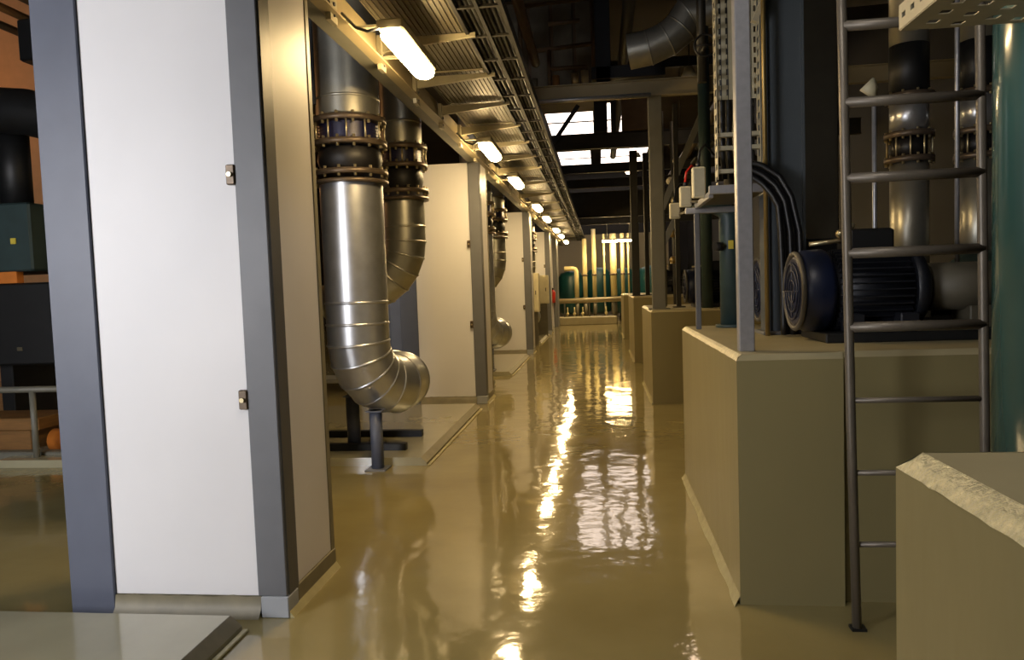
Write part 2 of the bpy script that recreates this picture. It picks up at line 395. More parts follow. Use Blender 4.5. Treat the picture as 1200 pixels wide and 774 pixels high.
def rear_pipe(y, label):
    cx, cy, r = -1.93, y, 0.2
    t = thing('clad_pipe', label, 'pipe', (cx, cy, 0.0), GP)
    gore_elbow(t, [(cx, cy, 4.6), (cx, cy, 3.9), (cx, cy, 3.15), (cx, cy, 2.93)], r, 'cladding_dull')
    bellows_set(t, cx, cy, r, 2.90, 2.72, 2.47)
    pts = [(cx, cy, 2.40), (cx, cy, 2.12), (cx, cy, 1.98)]; Rb = 0.5
    for i in range(1, 6):
        a = math.radians(75) * i / 5; pts.append((cx - Rb * (1 - math.cos(a)), cy, 1.98 - Rb * math.sin(a)))
    e = Vector(pts[-1]); pts.append(tuple(e + Vector((-math.sin(math.radians(75)), 0, -math.cos(math.radians(75)))) * 0.5))
    gore_elbow(t, pts, r, 'cladding_dull')
    return t
bp = big_pipe(6.1, 'large silver clad pipe with bottom elbow, nearest behind the first pillar')
rp = rear_pipe(7.35, 'narrower clad pipe curving left behind the large front pipe')
for k, (dy, wd) in enumerate(((6.5, 'second bay, past the second pillar'), (13.0, 'third bay, past the third pillar'))):
    duplicate(bp, (0, dy, 0), 'large clad pipe with elbow in the ' + wd)
    duplicate(rp, (0, dy, 0), 'narrower curved clad pipe in the ' + wd)
# support post, base and slotted strip near the big pipe
def support(x, y, z0, z1, r, label, m='steel_blue'):
    t = thing('pipe_support', label, 'support', (x, y, z0), 'pipe supports in the bays')
    MB().cyl(x, y, z0, z1, r, 16).build('post', m, t)
    MB().bbox(x - 0.09, x + 0.09, y - 0.09, y + 0.09, z0, z0 + 0.012, 0.003).build('base_plate', 'steel_grey', t)
    MB().bbox(x - 0.07, x + 0.07, y - 0.07, y + 0.07, z1 - 0.012, z1, 0.003).build('top_plate', m, t)
    return t
support(-1.89, 5.97, 0, 0.50, 0.052, 'blue-grey round post under the elbow of the large front pipe')
s2 = support(-2.27, 6.5, 0.07, 0.55, 0.06, 'dark blue post on the plinth left behind the large pipe')
support(-2.12, 6.6, 0.07, 0.45, 0.03, 'thin grey post on the plinth between the blue pipe posts', 'steel_grey')
support(-1.89, 12.45, 0.07, 0.50, 0.052, 'small blue post under the pipe elbow in the second bay')
support(-1.89, 18.95, 0.07, 0.50, 0.052, 'small blue post under the pipe elbow in the third bay')
t = thing('steel_skid', 'black steel pump base frame lying on the plinth behind the pipe post', 'base frame', (-2.6, 6.3, 0.07))
MB().box(-3.8, -1.75, 6.35, 6.42, 0.07, 0.13).build('rail', 'black_paint', t); MB().box(-3.8, -1.75, 6.95, 7.02, 0.07, 0.13).build('rail', 'black_paint', t)
t = thing('slotted_strip', 'dark slotted strip on the upper left of the large clad pipe', 'strip', (-2.26, 5.78, 3.1))
MB().box(-2.30, -2.22, 5.80, 5.835, 3.0, 3.9).build('strip', 'black_paint', t)
mb = MB()
for k in range(18): mb.box(-2.283, -2.237, 5.792, 5.80, 3.04 + k * 0.046, 3.062 + k * 0.046)
mb.build('tabs', 'steel_grey', t, kind='stuff')

# added blocker, hidden behind the first pillar, keeps daylight off the farther panels
t = thing('daylight_blocker', 'tall dark grey cabinet-shaped daylight blocker, added behind the nearest partition pillar', 'cabinet', (-3.2, 4.9, 0), 'added daylight blockers behind the partition pillars')
MB().bbox(-3.60, -2.60, 4.6, 5.2, 0.0, 3.4, 0.01).build('housing', 'steel_dark', t)
for k in range(2): d = MB().bbox(-3.58 + k * 0.49, -3.12 + k * 0.49, 4.585, 4.6, 0.1, 3.3, 0.004).build('door', 'steel_grey', t); MB().bbox(-3.16 + k * 0.49, -3.14 + k * 0.49, 4.565, 4.585, 1.0, 1.2, 0.003).build('handle', 'black_paint', d)
duplicate(t, (0, 6.1, 0), 'tall dark grey cabinet-shaped daylight blocker, added behind the second partition pillar')

# ------------------------------------------------------------------ overhead: channel beam, cable trays, lamps
t = thing('channel_beam', 'long cream channel beam running over the left partition pillars', 'beam', (-1.5, 0, 3.06))
Y0, Y1 = -3.0, 31.0
MB().box(-1.50, -1.485, Y0, Y1, 3.06, 3.26).build('web', 'beam_light', t)
MB().box(-1.60, -1.50, Y0, Y1, 3.06, 3.075).build('flange', 'beam_grey', t)
MB().box(-1.485, -1.42, Y0, Y1, 3.06, 3.072).build('lip', 'beam_light', t)
t = thing('wide_cable_tray', 'wide ribbed steel cable tray running above the row of lamps', 'cable tray', (-1.2, 0, 3.24))
mb = MB(); x0, x1 = -1.38, -0.88; n = 14
for i in range(n):
    a = x0 + (x1 - x0) * i / n; wd = (x1 - x0) / n
    mb.box(a, a + wd * 0.6, Y0, Y1, 3.245, 3.25); mb.box(a + wd * 0.6, a + wd, Y0, Y1, 3.252, 3.257)
mb.build('ribbed_sheet', 'galv_tray', t)
MB().box(x0 - 0.01, x0, Y0, Y1, 3.24, 3.32).build('side_rail', 'galv_tray', t)
MB().box(x1, x1 + 0.01, Y0, Y1, 3.24, 3.32).build('side_rail', 'galv_tray', t)
mb = MB()
for y in range(-2, 31, 2): mb.box(x0, x1, y, y + 0.02, 3.236, 3.245)
mb.build('joint_straps', 'galv_cream', t, kind='stuff')
t = thing('cable_ladder', 'dark cable ladder loaded with black cables beside the ribbed tray', 'cable tray', (-0.55, 0, 3.2))
for x in (-0.85, -0.71, -0.56): MB().box(x - 0.012, x + 0.012, Y0, Y1, 3.22, 3.30).build('side_rail', 'black_paint', t)
y = -2.5
while y < 31:
    MB().box(-0.85, -0.56, y, y + 0.025, 3.225, 3.24).build('rung', 'dark_steel', t); y += 0.55 if y < 14 else 1.1
for k in range(7):
    x = -0.825 + k * 0.04; MB().tube([(x + random.uniform(-.006, .006), yy, 3.268 + random.uniform(0, .012)) for yy in range(-3, 32, 2)], 0.02, 6).build('cable', 'cable_black', t)
# cantilever brackets
pb = None
yb = 1.2; k = 0
words = ['first', 'second', 'third', 'fourth', 'fifth', 'sixth', 'seventh', 'eighth', 'ninth', 'tenth', 'eleventh', 'twelfth', 'thirteenth', 'fourteenth', 'fifteenth', 'sixteenth', 'seventeenth', 'eighteenth', 'nineteenth', 'twentieth']
while yb < 22:
    lab = 'tapered galvanised arm under the ribbed tray, %s from the camera' % words[k]
    if pb is None:
        pb = thing('tray_bracket', lab, 'bracket', (-1.5, yb, 3.2), 'cantilever arms under the cable tray')
        mb = MB(); mb.v += [(-1.45, yb, 3.235), (-1.45, yb, 3.15), (-0.80, yb, 3.21), (-0.80, yb, 3.235), (-1.45, yb + .03, 3.235), (-1.45, yb + .03, 3.15), (-0.80, yb + .03, 3.21), (-0.80, yb + .03, 3.235)]
        for q in ((0, 1, 2, 3), (7, 6, 5, 4), (1, 5, 6, 2), (0, 3, 7, 4), (2, 6, 7, 3), (0, 4, 5, 1)): mb.face(list(q))
        mb.build('arm', 'galv_cream', pb)
        mb = MB().box(-1.48, -1.45, yb - 0.04, yb + 0.07, 3.02, 3.25); mb.build('mounting_plate', 'galv_cream', pb)
        mb = MB()
        for z in (3.06, 3.12, 3.18): mb.tube([(-1.45, yb + 0.015, z), (-1.44, yb + 0.015, z)], 0.012, 8)
        mb.build('bolts', 'steel_dark', pb, kind='stuff')
    else: duplicate(pb, (0, yb - 1.2, 0), lab)
    yb += 0.98 if k < 10 else 1.6; k += 1
# lamps
LY = [(4.75, 'nearest glowing tube lamp at the top left'), (8.3, 'second glowing lamp from the camera'), (10.9, 'third glowing lamp from the camera'), (14.6, 'fourth glowing lamp from the camera'),
      (17.2, 'fifth glowing lamp from the camera'), (20.9, 'sixth glowing lamp from the camera'), (23.6, 'seventh lamp from the camera, tiny in the distance'), (27.0, 'eighth and farthest lamp of the row')]
def lamp(x, y, z, label, L=0.92, along='y', m='lamp_glow', grp='glowing lamps in a row under the cable tray', bracket=True):
    t = thing('tube_lamp', label, 'lamp', (x, y, z), grp)
    pts = []; rs = []; n = 6; W = 0.072
    for i in range(n + 1): a = PI / 2 * i / n; pts.append(-L / 2 + W * (1 - math.cos(PI / 2 - (PI / 2 - a)) )); rs.append(max(0.01, W * math.sin(a)))
    pos = pts + [-p for p in reversed(pts)]; rad = rs + list(reversed(rs))
    P = [((x, y + p, z) if along == 'y' else (x + p, y, z)) for p in pos]
    d = MB().tube(P, rad, 16); d.v = [(a, b, z + (c - z) * 0.6) for a, b, c in d.v]; d.build('diffuser', m, t, label='glowing white diffuser')
    h = MB()
    if along == 'y': h.bbox(x - 0.078, x + 0.078, y - L / 2 + 0.01, y + L / 2 - 0.01, z + 0.02, z + 0.085, 0.01)
    else: h.bbox(x - L / 2 + 0.05, x + L / 2 - 0.05, y - 0.078, y + 0.078, z + 0.02, z + 0.085, 0.01)
    h.build('housing', 'galv_cream', t)
    if bracket:
        for s in (-0.3, 0.3): MB().box(-1.485, x + 0.02, y + s - 0.02, y + s + 0.02, z + 0.085, z + 0.10).build('bracket', 'galv_cream', t)
        MB().tube([(x - 0.02, y - 0.40, z + 0.06), (x - 0.12, y - 0.5, z + 0.0), (x - 0.2, y - 0.46, z + 0.04), (-1.47, y - 0.4, z + 0.15)], 0.009, 8).build('cable', 'steel_grey', t)
    return t
for y, l in LY: lamp(-1.17, y, 2.99, l)
lamp(0.70, 27.6, 3.0, 'wide glowing lamp set crosswise at the far end', 1.15, 'x', 'lamp_far', None, False)
MB().obox((0.3, 27.6, 3.07), (0.3, 26.83, 3.57), 0.02, 0.02).build('hanger_rod', 'dark_steel', bpy.data.objects['tube_lamp.%03d' % len(LY)] if ('tube_lamp.%03d' % len(LY)) in bpy.data.objects else None)
MB().obox((1.1, 27.6, 3.07), (1.1, 26.83, 3.57), 0.02, 0.02).build('hanger_rod', 'dark_steel', bpy.data.objects['tube_lamp.%03d' % len(LY)])

lt = lamp(-0.05, 1.5, 3.9, 'added neutral fill lamp over the aisle, out of view above the camera', 1.3, 'y', 'fill_glow', None, False)  # added out of view to brighten the aisle-facing sides nearby
for yy in (1.1, 1.9): MB().cyl(-0.05, yy, 3.985, ZT, 0.01, 8).build('hanger_rod', 'dark_steel', lt)

# ------------------------------------------------------------------ concrete pump blocks on the right
def block(x0, x1, y0, y1, z1, label, c=0.025, recess=None):
    t = thing('pump_block', label, 'block', (x0, y0, 0), 'olive painted concrete pump blocks on the right')
    def top(mb, a, b, e, f):
        k = len(mb.v); mb.v += [(a, e, 0), (b, e, 0), (b, f, 0), (a, f, 0), (a, e, z1 - c), (b, e, z1 - c), (b, f, z1 - c), (a, f, z1 - c)]
        for q in ((0, 1, 5, 4), (1, 2, 6, 5), (2, 3, 7, 6), (3, 0, 4, 7), (3, 2, 1, 0)): mb.face([k + i for i in q])
        return mb
    mb = MB()
    if recess:
        rx, ry = recess; top(mb, x0, rx, y0, y1); top(mb, rx, x1, y0 + ry, y1)
    else: top(mb, x0, x1, y0, y1)
    mb.build('body', 'block_paint', t)
    cap = MB(); o = lambda x, y: (x, y, z1)
    cap.v += [(x0 + c, y0 + c, z1), (x1, y0 + c, z1), (x1, y1 - c, z1), (x0 + c, y1 - c, z1)]
    if recess:
        cap.v = []; rx, ry = recess
        cap.v += [(x0 + c, y0 + c, z1), (rx - c * 0, y0 + c, z1), (rx, y0 + ry + c, z1), (x1, y0 + ry + c, z1), (x1, y1 - c, z1), (x0 + c, y1 - c, z1)]
        cap.face([0, 1, 2, 5]); cap.face([2, 3, 4, 5])
    else: cap.face([0, 1, 2, 3])
    cap.build('top', 'block_top', t)
    # worn chamfer along the corridor side and across the front and back
    e = MB(); n = max(8, int((y1 - y0) / 0.03)) if z1 > 0 and y1 < 2 else 40
    for i in range(n + 1):
        y = y0 + (y1 - y0) * i / n; j = (lambda s: random.uniform(-s, s))
        yy = min(max(y, y0 + c), y1 - c)
        e.v += [(x0 - 0.001, y, z1 - c + j(0.0018)), (x0 + c * 0.45 , yy, z1 - c * 0.4 + j(0.0015)), (x0 + c + 0.002, yy, z1 + 0.001)]
    for i in range(n):
        for q in range(2): e.face([3 * i + q, 3 * i + q + 1, 3 * i + q + 4, 3 * i + q + 3])
    e.build('worn_edge', 'block_edge', t, label='pale worn edge paint')
    e = MB(); xr = recess[0] if recess else x1
    e.v += [(x0, y0 - 0.001, z1 - c), (xr, y0 - 0.001, z1 - c), (xr, y0 + c, z1 + 0.001), (x0 + c, y0 + c, z1 + 0.001)]; e.face([0, 1, 2, 3]); e.build('chamfer', 'block_top', t)
    e = MB(); e.v += [(x0, y1 + 0.001, z1 - c), (x1, y1 + 0.001, z1 - c), (x1, y1 - c, z1 + 0.001), (x0 + c, y1 - c, z1 + 0.001)]; e.face([3, 2, 1, 0]); e.build('chamfer', 'block_top', t)
    if recess: e = MB(); ry = recess[1]; e.v += [(xr, y0 + ry, z1 - c), (x1, y0 + ry, z1 - c), (x1, y0 + ry + c, z1 + 0.001), (xr, y0 + ry + c, z1 + 0.001)]; e.face([0, 1, 2, 3]); e.build('chamfer', 'block_top', t)
    cv = MB(); n = 24
    for i in range(n + 1):
        y = y0 + (y1 - y0) * i / n; wv = 0.028 + random.uniform(-0.005, 0.005)
        cv.v += [(x0 - wv, y - (0.03 if i == 0 else 0), 0.001), (x0 - wv * 0.5, y, 0.014), (x0, y, 0.04)]
    for i in range(n):
        for q in range(2): cv.face([3 * i + q + 3, 3 * i + q + 4, 3 * i + q + 1, 3 * i + q], True)
    cv.build('coving', 'coving', t)
    return t
ZB = 1.15
block(0.572, 3.4, -1.6, 1.53, ZB, 'nearest concrete block, cut off at the bottom right corner', 0.035)
block(0.60, 4.2, 3.42, 5.65, ZB, 'large concrete block carrying the blue motor behind the ladder', 0.025, (1.06, 0.05))
block(0.60, 4.2, 9.05, 11.0, 1.14, 'third concrete block, in the middle distance on the right', 0.025)
block(0.60, 4.2, 13.75, 16.2, 1.22, 'fourth, farther concrete block beside the aisle', 0.03)
block(0.60, 4.2, 19.5, 22.0, 1.15, 'farthest concrete block on the right of the aisle', 0.03)

# ------------------------------------------------------------------ ladder
t = thing('steel_ladder', 'grey steel ladder standing in front of the motor block', 'ladder', (1.0, 3.2, 0))
MB().tube([(1.035, 3.19, 0.0), (1.02, 3.2, 0.9), (1.005, 3.2, 2.0), (0.98, 3.2, 3.6)], 0.019, 14).build('rail', 'ladder_steel', t)
MB().tube([(1.545, 3.19, 0.0), (1.54, 3.2, 0.9), (1.525, 3.2, 2.0), (1.50, 3.2, 3.6)], 0.019, 14).build('rail', 'ladder_steel', t)
for k in range(12):
    z = 0.06 + 0.3045 * k
    if k == 0: continue
    a = 1.03 - 0.013 * z; r = 0.012 if z < 1.1 else 0.021
    MB().tube([(a, 3.2, z), (a + 0.525, 3.2, z + 0.0)], r, 12).build('rung', 'ladder_steel', t)
MB().box(1.01, 1.07, 3.17, 3.22, 0.0, 0.012).build('foot', 'black_paint', t)

# ------------------------------------------------------------------ galvanised post in front of the block column
t = thing('galvanised_post', 'bright galvanised upright post on the front corner of the motor block', 'post', (0.68, 3.62, ZB))
MB().bbox(0.645, 0.715, 3.585, 3.655, ZB, 4.2, 0.004).build('lower_post', 'galvanised', t)
MB().bbox(0.652, 0.722, 3.66, 3.70, 2.70, 4.2, 0.004).build('sleeve', 'galv_cream', t)

# ------------------------------------------------------------------ vertical perforated tray with cables and terminal boxes
t = thing('perforated_tray', 'upright perforated cable tray behind the bright post', 'cable tray', (0.85, 4.8, 2.1))
def slotted(mb, x0, x1, y, z0, z1, cols, pitch=0.075, slot=0.042):
    wd = (x1 - x0) / cols
    for c in range(cols):
        a = x0 + c * wd; mb.box(a, a + wd * 0.66, y, y + 0.003, z0, z1)
        z = z0
        while z < z1: mb.box(a + wd * 0.66, a + wd, y, y + 0.003, z, min(z1, z + pitch - slot)); z += pitch
mb = MB(); slotted(mb, 0.74, 0.99, 4.80, 2.60, 4.6, 6, 0.062, 0.036); mb.build('slotted_sheet', 'galv_cream', t)
for x in (0.735, 0.99):
    mb = MB(); z = 2.05
    mb.box(x - 0.002, x + 0.002, 4.70, 4.715, 2.1, 4.6); mb.box(x - 0.002, x + 0.002, 4.775, 4.80, 2.1, 4.6)
    while z < 4.6: mb.box(x - 0.002, x + 0.002, 4.715, 4.775, z, z + 0.035); z += 0.075
    mb.build('side_rail', 'galv_cream', t)
for z in (2.14, 2.28, 2.36): MB().box(0.735, 0.99, 4.72, 4.76, z, z + 0.025).build('cross_bar', 'galv_cream', t)
for x in (0.78, 0.82, 0.86, 0.93, 0.96): MB().tube([(x, 4.815, 4.6), (x, 4.815, 2.3), (x + 0.02, 4.85, 2.12)], 0.016, 8).build('cable', 'cable_black', t)
t = thing('equipment_shelf', 'galvanised shelf frame under the upright perforated tray', 'shelf', (0.8, 4.85, 1.95))
MB().bbox(0.66, 1.0, 4.56, 4.60, 2.00, 2.05, 0.003).build('front_rail', 'galvanised', t)
MB().bbox(0.60, 1.0, 5.26, 5.30, 1.95, 1.99, 0.003).build('rear_rail', 'galvanised', t)
MB().bbox(0.66, 0.69, 4.60, 5.26, 1.98, 2.02, 0.003).build('side_rail', 'galvanised', t)
MB().box(0.69, 0.98, 4.60, 5.26, 2.00, 2.005).build('tray_sheet', 'galv_tray', t)
MB().bbox(0.655, 0.69, 5.24, 5.275, ZB, 1.95, 0.003).build('leg', 'steel_dark', t)
t = thing('cable_bundle', 'thick black cable bundle bending down beside the grey column', 'cables', (1.0, 4.7, 2.1))
for k in range(5):
    dx = k * 0.026; dy = (k % 2) * 0.03
    P = [(0.86, 4.50 + dy, 2.17 - dx * .6), (0.95, 4.48 + dy, 2.14 - dx), (1.04 - dx * .4, 4.46 + dy, 2.07 - dx), (1.10 - dx * .7, 4.44 + dy, 1.95 - dx * .5), (1.14 - dx, 4.43 + dy, 1.75), (1.15 - dx, 4.43 + dy, 1.4), (1.15 - dx, 4.43 + dy, 1.16)]
    Q = []
    for i in range(len(P) - 1):
        for s in range(4): Q.append(tuple(Vector(P[i]).lerp(Vector(P[i + 1]), s / 4)))
    Q.append(P[-1]); MB().tube(Q, 0.017, 8).build('cable', 'cable_black', t)
BX = [(0.63, 4.8, 2.10, 0.095, 'nearest, largest cream terminal box left of the shelf'), (0.605, 5.3, 2.07, 0.07, 'middle cream terminal box left of the shelf'), (0.59, 5.9, 2.03, 0.06, 'farthest cream terminal box left of the shelf')]
for k, (x, y, z, h, l) in enumerate(BX):
    t = thing('terminal_box', l, 'box', (x, y, z), 'cream terminal boxes beside the shelf')
    MB().bbox(x - 0.04, x + 0.04, y - 0.03, y + 0.03, z - h, z + h, 0.006).build('housing', 'box_cream', t)
    MB().bbox(x - 0.034, x + 0.034, y - 0.038, y - 0.03, z - h + 0.01, z + h - 0.01, 0.002).build('cover', 'galv_cream', t)
    MB().cyl(x, y, z + h, z + h + 0.03, 0.014, 10).build('gland', 'motor_dark', t)
    MB().tube([(x, y, z + h + 0.03), (x + 0.01, y, z + h + 0.10), (x + 0.05, y + 0.05, z + h + 0.15), (x + 0.12, y + 0.1, z + h + 0.08)], 0.008, 8).build('cable', 'red' if k == 1 else 'cable_black', t)
    MB().tube([(x + .03, y, z - h * .5), (0.68, 5.0 if k < 2 else 5.3, 2.0)], 0.01, 6).build('arm', 'galv_tray', t)

# ------------------------------------------------------------------ steel columns on the block
t = thing('steel_column', 'broad grey steel column rising from the motor block', 'column', (1.12, 4.7, ZB))
MB().box(0.995, 1.01, 4.60, 4.80, ZB, ZT).build('flange', 'column_grey', t); MB().box(1.205, 1.22, 4.60, 4.80, ZB, ZT).build('flange', 'column_grey', t)
MB().box(1.01, 1.205, 4.62, 4.635, ZB, ZT).build('web', 'column_grey', t)
MB().bbox(0.96, 1.26, 4.56, 4.84, ZB, ZB + 0.02, 0.004).build('base_plate', 'steel_dark', t)
tag(MB().tube([(0.975, 4.52, ZB), (0.975, 4.52, 4.6)], 0.014, 10).build('conduit', 'copper'), 'thin brass coloured conduit on the left edge of the grey column', 'conduit')
tag(MB().obox((0.93, 4.56, 2.98), (1.04, 4.56, 3.22), 0.05, 0.03).build('diagonal_brace', 'galv_cream'), 'short cream diagonal brace above the perforated tray', 'brace')

# ------------------------------------------------------------------ pump sets
def pump_set(y, z0, label, mcol='motor_blue'):
    x0 = 1.03; r = 0.205; zc = z0 + 0.265; cy = y
    t = thing('pump_motor', label, 'motor', (x0, cy, z0), 'electric pump motors on the concrete blocks')
    P = [(x0, cy, zc), (x0 + 0.02, cy, zc), (x0 + 0.05, cy, zc), (x0 + 0.14, cy, zc), (x0 + 0.17, cy, zc)]
    MB().tube(P, [r * 0.86, r * 0.97, r * 1.06, r * 1.08, r * 1.0], 32).build('fan_cover', mcol, t, label='blue rounded fan cover' if mcol == 'motor_blue' else None)
    mb = MB()
    for rr in (0.06, 0.11, 0.15):
        n = 24
        mb.tube([(x0 - 0.006, cy + rr * math.cos(2 * PI * k / n), zc + rr * math.sin(2 * PI * k / n)) for k in range(n + 1)], 0.005, 5)
    for k in range(4): a = PI * k / 2; mb.tube([(x0 - 0.006, cy, zc), (x0 - 0.006, cy + 0.155 * math.cos(a), zc + 0.155 * math.sin(a))], 0.004, 5)
    mb.build('fan_grille', 'motor_blue', t)
    n = 24; MB().tube([(x0 + 0.008, cy + r * .98 * math.cos(2 * PI * k / n), zc + r * .98 * math.sin(2 * PI * k / n)) for k in range(n + 1)], 0.014, 8).build('rim', 'motor_rim', t, label='pale worn rim of the fan cover')
    MB().tube([(x0 + 0.17, cy, zc), (x0 + 0.56, cy, zc)], r * 0.88, 32).build('body', 'motor_dark', t)
    mb = MB(); nf = 36
    for k in range(nf):
        a = 2 * PI * k / nf; ca, sa = math.cos(a), math.sin(a); q = Vector((0, ca, sa)); mb.obox(Vector((x0 + 0.19, cy, zc)) + q * r * 0.93, Vector((x0 + 0.54, cy, zc)) + q * r * 0.93, 0.006, 0.05, (0, ca, sa))
    mb.build('cooling_fins', 'motor_dark', t, kind='stuff')
    MB().tube([(x0 + 0.56, cy, zc), (x0 + 0.62, cy, zc), (x0 + 0.67, cy, zc)], [r * 1.02, r * 0.95, r * 0.5], 24).build('end_shield', 'motor_dark', t)
    MB().bbox(x0 + 0.26, x0 + 0.48, cy - 0.11, cy + 0.11, zc + r * 0.9, zc + r * 0.9 + 0.13, 0.012).build('terminal_box', 'black_paint', t)
    for s in (-1, 1):
        for xx in (x0 + 0.2, x0 + 0.46): MB().bbox(xx, xx + 0.09, cy + s * 0.19 - 0.05, cy + s * 0.19 + 0.05, z0 + 0.05, zc - 0.12, 0.006).build('foot', 'motor_dark', t)
    MB().bbox(x0 + 0.1, x0 + 1.9, cy - 0.24, cy + 0.24, z0, z0 + 0.05, 0.006).build('base_frame', 'black_paint', t)
    MB().tube([(x0 + 0.67, cy, zc), (x0 + 1.14, cy, zc)], 0.125, 20).build('coupling_guard', 'guard', t, label='dull grey coupling guard')
    MB().bbox(x0 + 0.85, x0 + 1.05, cy - 0.1, cy + 0.1, z0 + 0.05, zc - 0.1, 0.006).build('guard_stand', 'guard', t)
    MB().tube([(x0 + 1.14, cy, zc), (x0 + 1.2, cy, zc), (x0 + 1.3, cy, zc), (x0 + 1.6, cy, zc), (x0 + 1.75, cy, zc)], [0.12, 0.13, 0.2, 0.21, 0.17], 24).build('pump_casing', 'green_machine', t)
    # valve assembly above the motor, small fittings
    mb = MB(); mb.tube([(x0 + 0.1, cy + .05, zc + 0.25), (x0 + 0.34, cy + .05, zc + 0.27)], 0.012, 8); mb.sphere((x0 + 0.26, cy + .05, zc + 0.30), 0.025, 8); mb.sphere((x0 + 0.31, cy + .02, zc + 0.34), 0.02, 8)
    mb.build('gland_fittings', 'bolt', t, kind='stuff')
    return t
pm = pump_set(4.15, ZB, 'blue finned electric motor on the nearest motor block, behind the ladder')
duplicate(pm, (0.0, 0.93, 0), 'blue motor behind the grey column on the same block')
duplicate(pm, (0.05, 5.6, -0.01), 'dark motor on the third block, behind the green pipe')
duplicate(pm, (0.05, 10.7, 0.07), 'small distant motor on the fourth block')

def riser(x, y, label, r=0.125, z0=ZB + 0.1):
    t = thing('pump_riser', label, 'pipe', (x, y, z0), 'clad risers behind the motors')
    MB().cyl(x, y, 1.30, 2.25, r, 24).build('lower_cladding', 'cladding_dull', t)
    MB().bbox(x - 0.2, x + 0.2, y - 0.2, y + 0.2, ZB, 1.30, 0.01).build('stand', 'black_paint', t)
    for z in (2.27, 2.44, 2.70): fo = MB().cyl(x, y, z - 0.02, z + 0.02, r + 0.035, 24).build('flange', 'flange', t); b = MB(); ring_bolts(b, x, y, z, r + 0.02, 10, 0.035, 0.009); b.build('bolt_ring', 'bolt', fo, kind='stuff')
    mb = MB(); 
    for k in range(10): a = 2 * PI * k / 10; mb.cyl(x + (r + 0.02) * math.cos(a), y + (r + 0.02) * math.sin(a), 2.27, 2.44, 0.006, 6)
    mb.build('tie_rods', 'bolt', t, kind='stuff')
    MB().cyl(x, y, 2.29, 2.42, r * 0.92, 24).build('rubber_joint', 'rubber', t)
    MB().cyl(x, y, 2.46, 2.68, r, 24).build('middle_cladding', 'cladding', t)
    MB().cyl(x, y, 2.72, 3.05, r * 1.02, 24).build('valve_body', 'black_paint', t)
    MB().cyl(x, y, 3.05, 4.4, r, 24).build('upper_cladding', 'cladding_dull', t)
    return t
r1 = riser(2.16, 5.52, 'clad riser with bellows seen between the ladder rails')
duplicate(r1, (0.46, 0.0, 0.0), 'clad riser with bellows right of the ladder')
for (x, y, l) in ((1.66, 4.75, 'thin grey upright pipe left between the ladder rails'), (2.07, 4.62, 'thin grey upright pipe right between the ladder rails')):
    t = thing('thin_pipe', l, 'pipe', (x, y, ZB), 'thin upright pipes behind the ladder')
    MB().cyl(x, y, ZB, 2.55 if x < 2 else 4.0, 0.013, 10).build('tube', 'galvanised', t)
    if x < 2: MB().tube([(x, y, 2.55), (x - 0.03, y, 2.60), (x, y, 2.66)], [0.013, 0.05, 0.01], 12).build('funnel', 'box_cream', t)
    else: MB().cyl(x, y, ZB, ZB + 0.04, 0.03, 10).build('collar', 'galvanised', t)
# big dark steel columns and frame at the back right
t = thing('dark_wall_column', 'dark steel column at the back between the ladder and grey column', 'column', (1.9, 6.2, 0))
MB().bbox(1.62, 1.9, 6.2, 6.5, 0, ZT, 0.01).build('shaft', 'dark_steel', t); MB().bbox(1.57, 1.95, 6.15, 6.55, 0, 0.03, 0.004).build('base_plate', 'dark_steel', t)

# ------------------------------------------------------------------ teal pipe at the right edge and tray above
t = thing('teal_pipe', 'thick glossy teal pipe rising at the right edge', 'pipe', (1.49, 2.56, 0))
MB().cyl(1.49, 2.56, 0.0, 4.5, 0.215, 48).build('tube', 'teal_pipe', t)
MB().cyl(1.49, 2.56, 0.0, 0.04, 0.3, 32).build('flange', 'teal_tank', t)
t = thing('overhead_tray', 'cream perforated cable tray overhead at the top right corner', 'cable tray', (0.9, 1.5, 2.19))
mb = MB(); a0, a1, b0, b1 = 0.875, 1.50, 0.3, 2.30
cols = 8; wd = (a1 - a0) / cols
for c in range(cols):
    a = a0 + c * wd; mb.box(a, a + wd * 0.62, b0, b1, 2.19, 2.193); y = b0 + (0.03 if c % 2 else 0)
    mb.box(a + wd * .62, a + wd, b0, b0 + 0.03, 2.19, 2.193)
    while y < b1: mb.box(a + wd * 0.62, a + wd, y, min(b1, y + 0.045), 2.19, 2.193); y += 0.075
mb.build('slotted_sheet', 'galv_cream', t)
for x in (a0, a1):
    mb = MB(); mb.box(x - 0.002, x + 0.002, b0, b1, 2.193, 2.22); mb.box(x - 0.002, x + 0.002, b0, b1, 2.235, 2.262); y = b0
    while y < b1: mb.box(x - 0.002, x + 0.002, y, min(b1, y + 0.035), 2.22, 2.235); y += 0.06
    mb.build('side_flange', 'galv_cream', t)
for x, y in ((a0 + 0.02, 1.9), (a0 + 0.02, 0.6), (a1 - 0.02, 1.9), (a1 - 0.02, 0.6)): MB().cyl(x, y, 2.193, ZT, 0.006, 6).build('hanger_rod', 'galvanised', t)

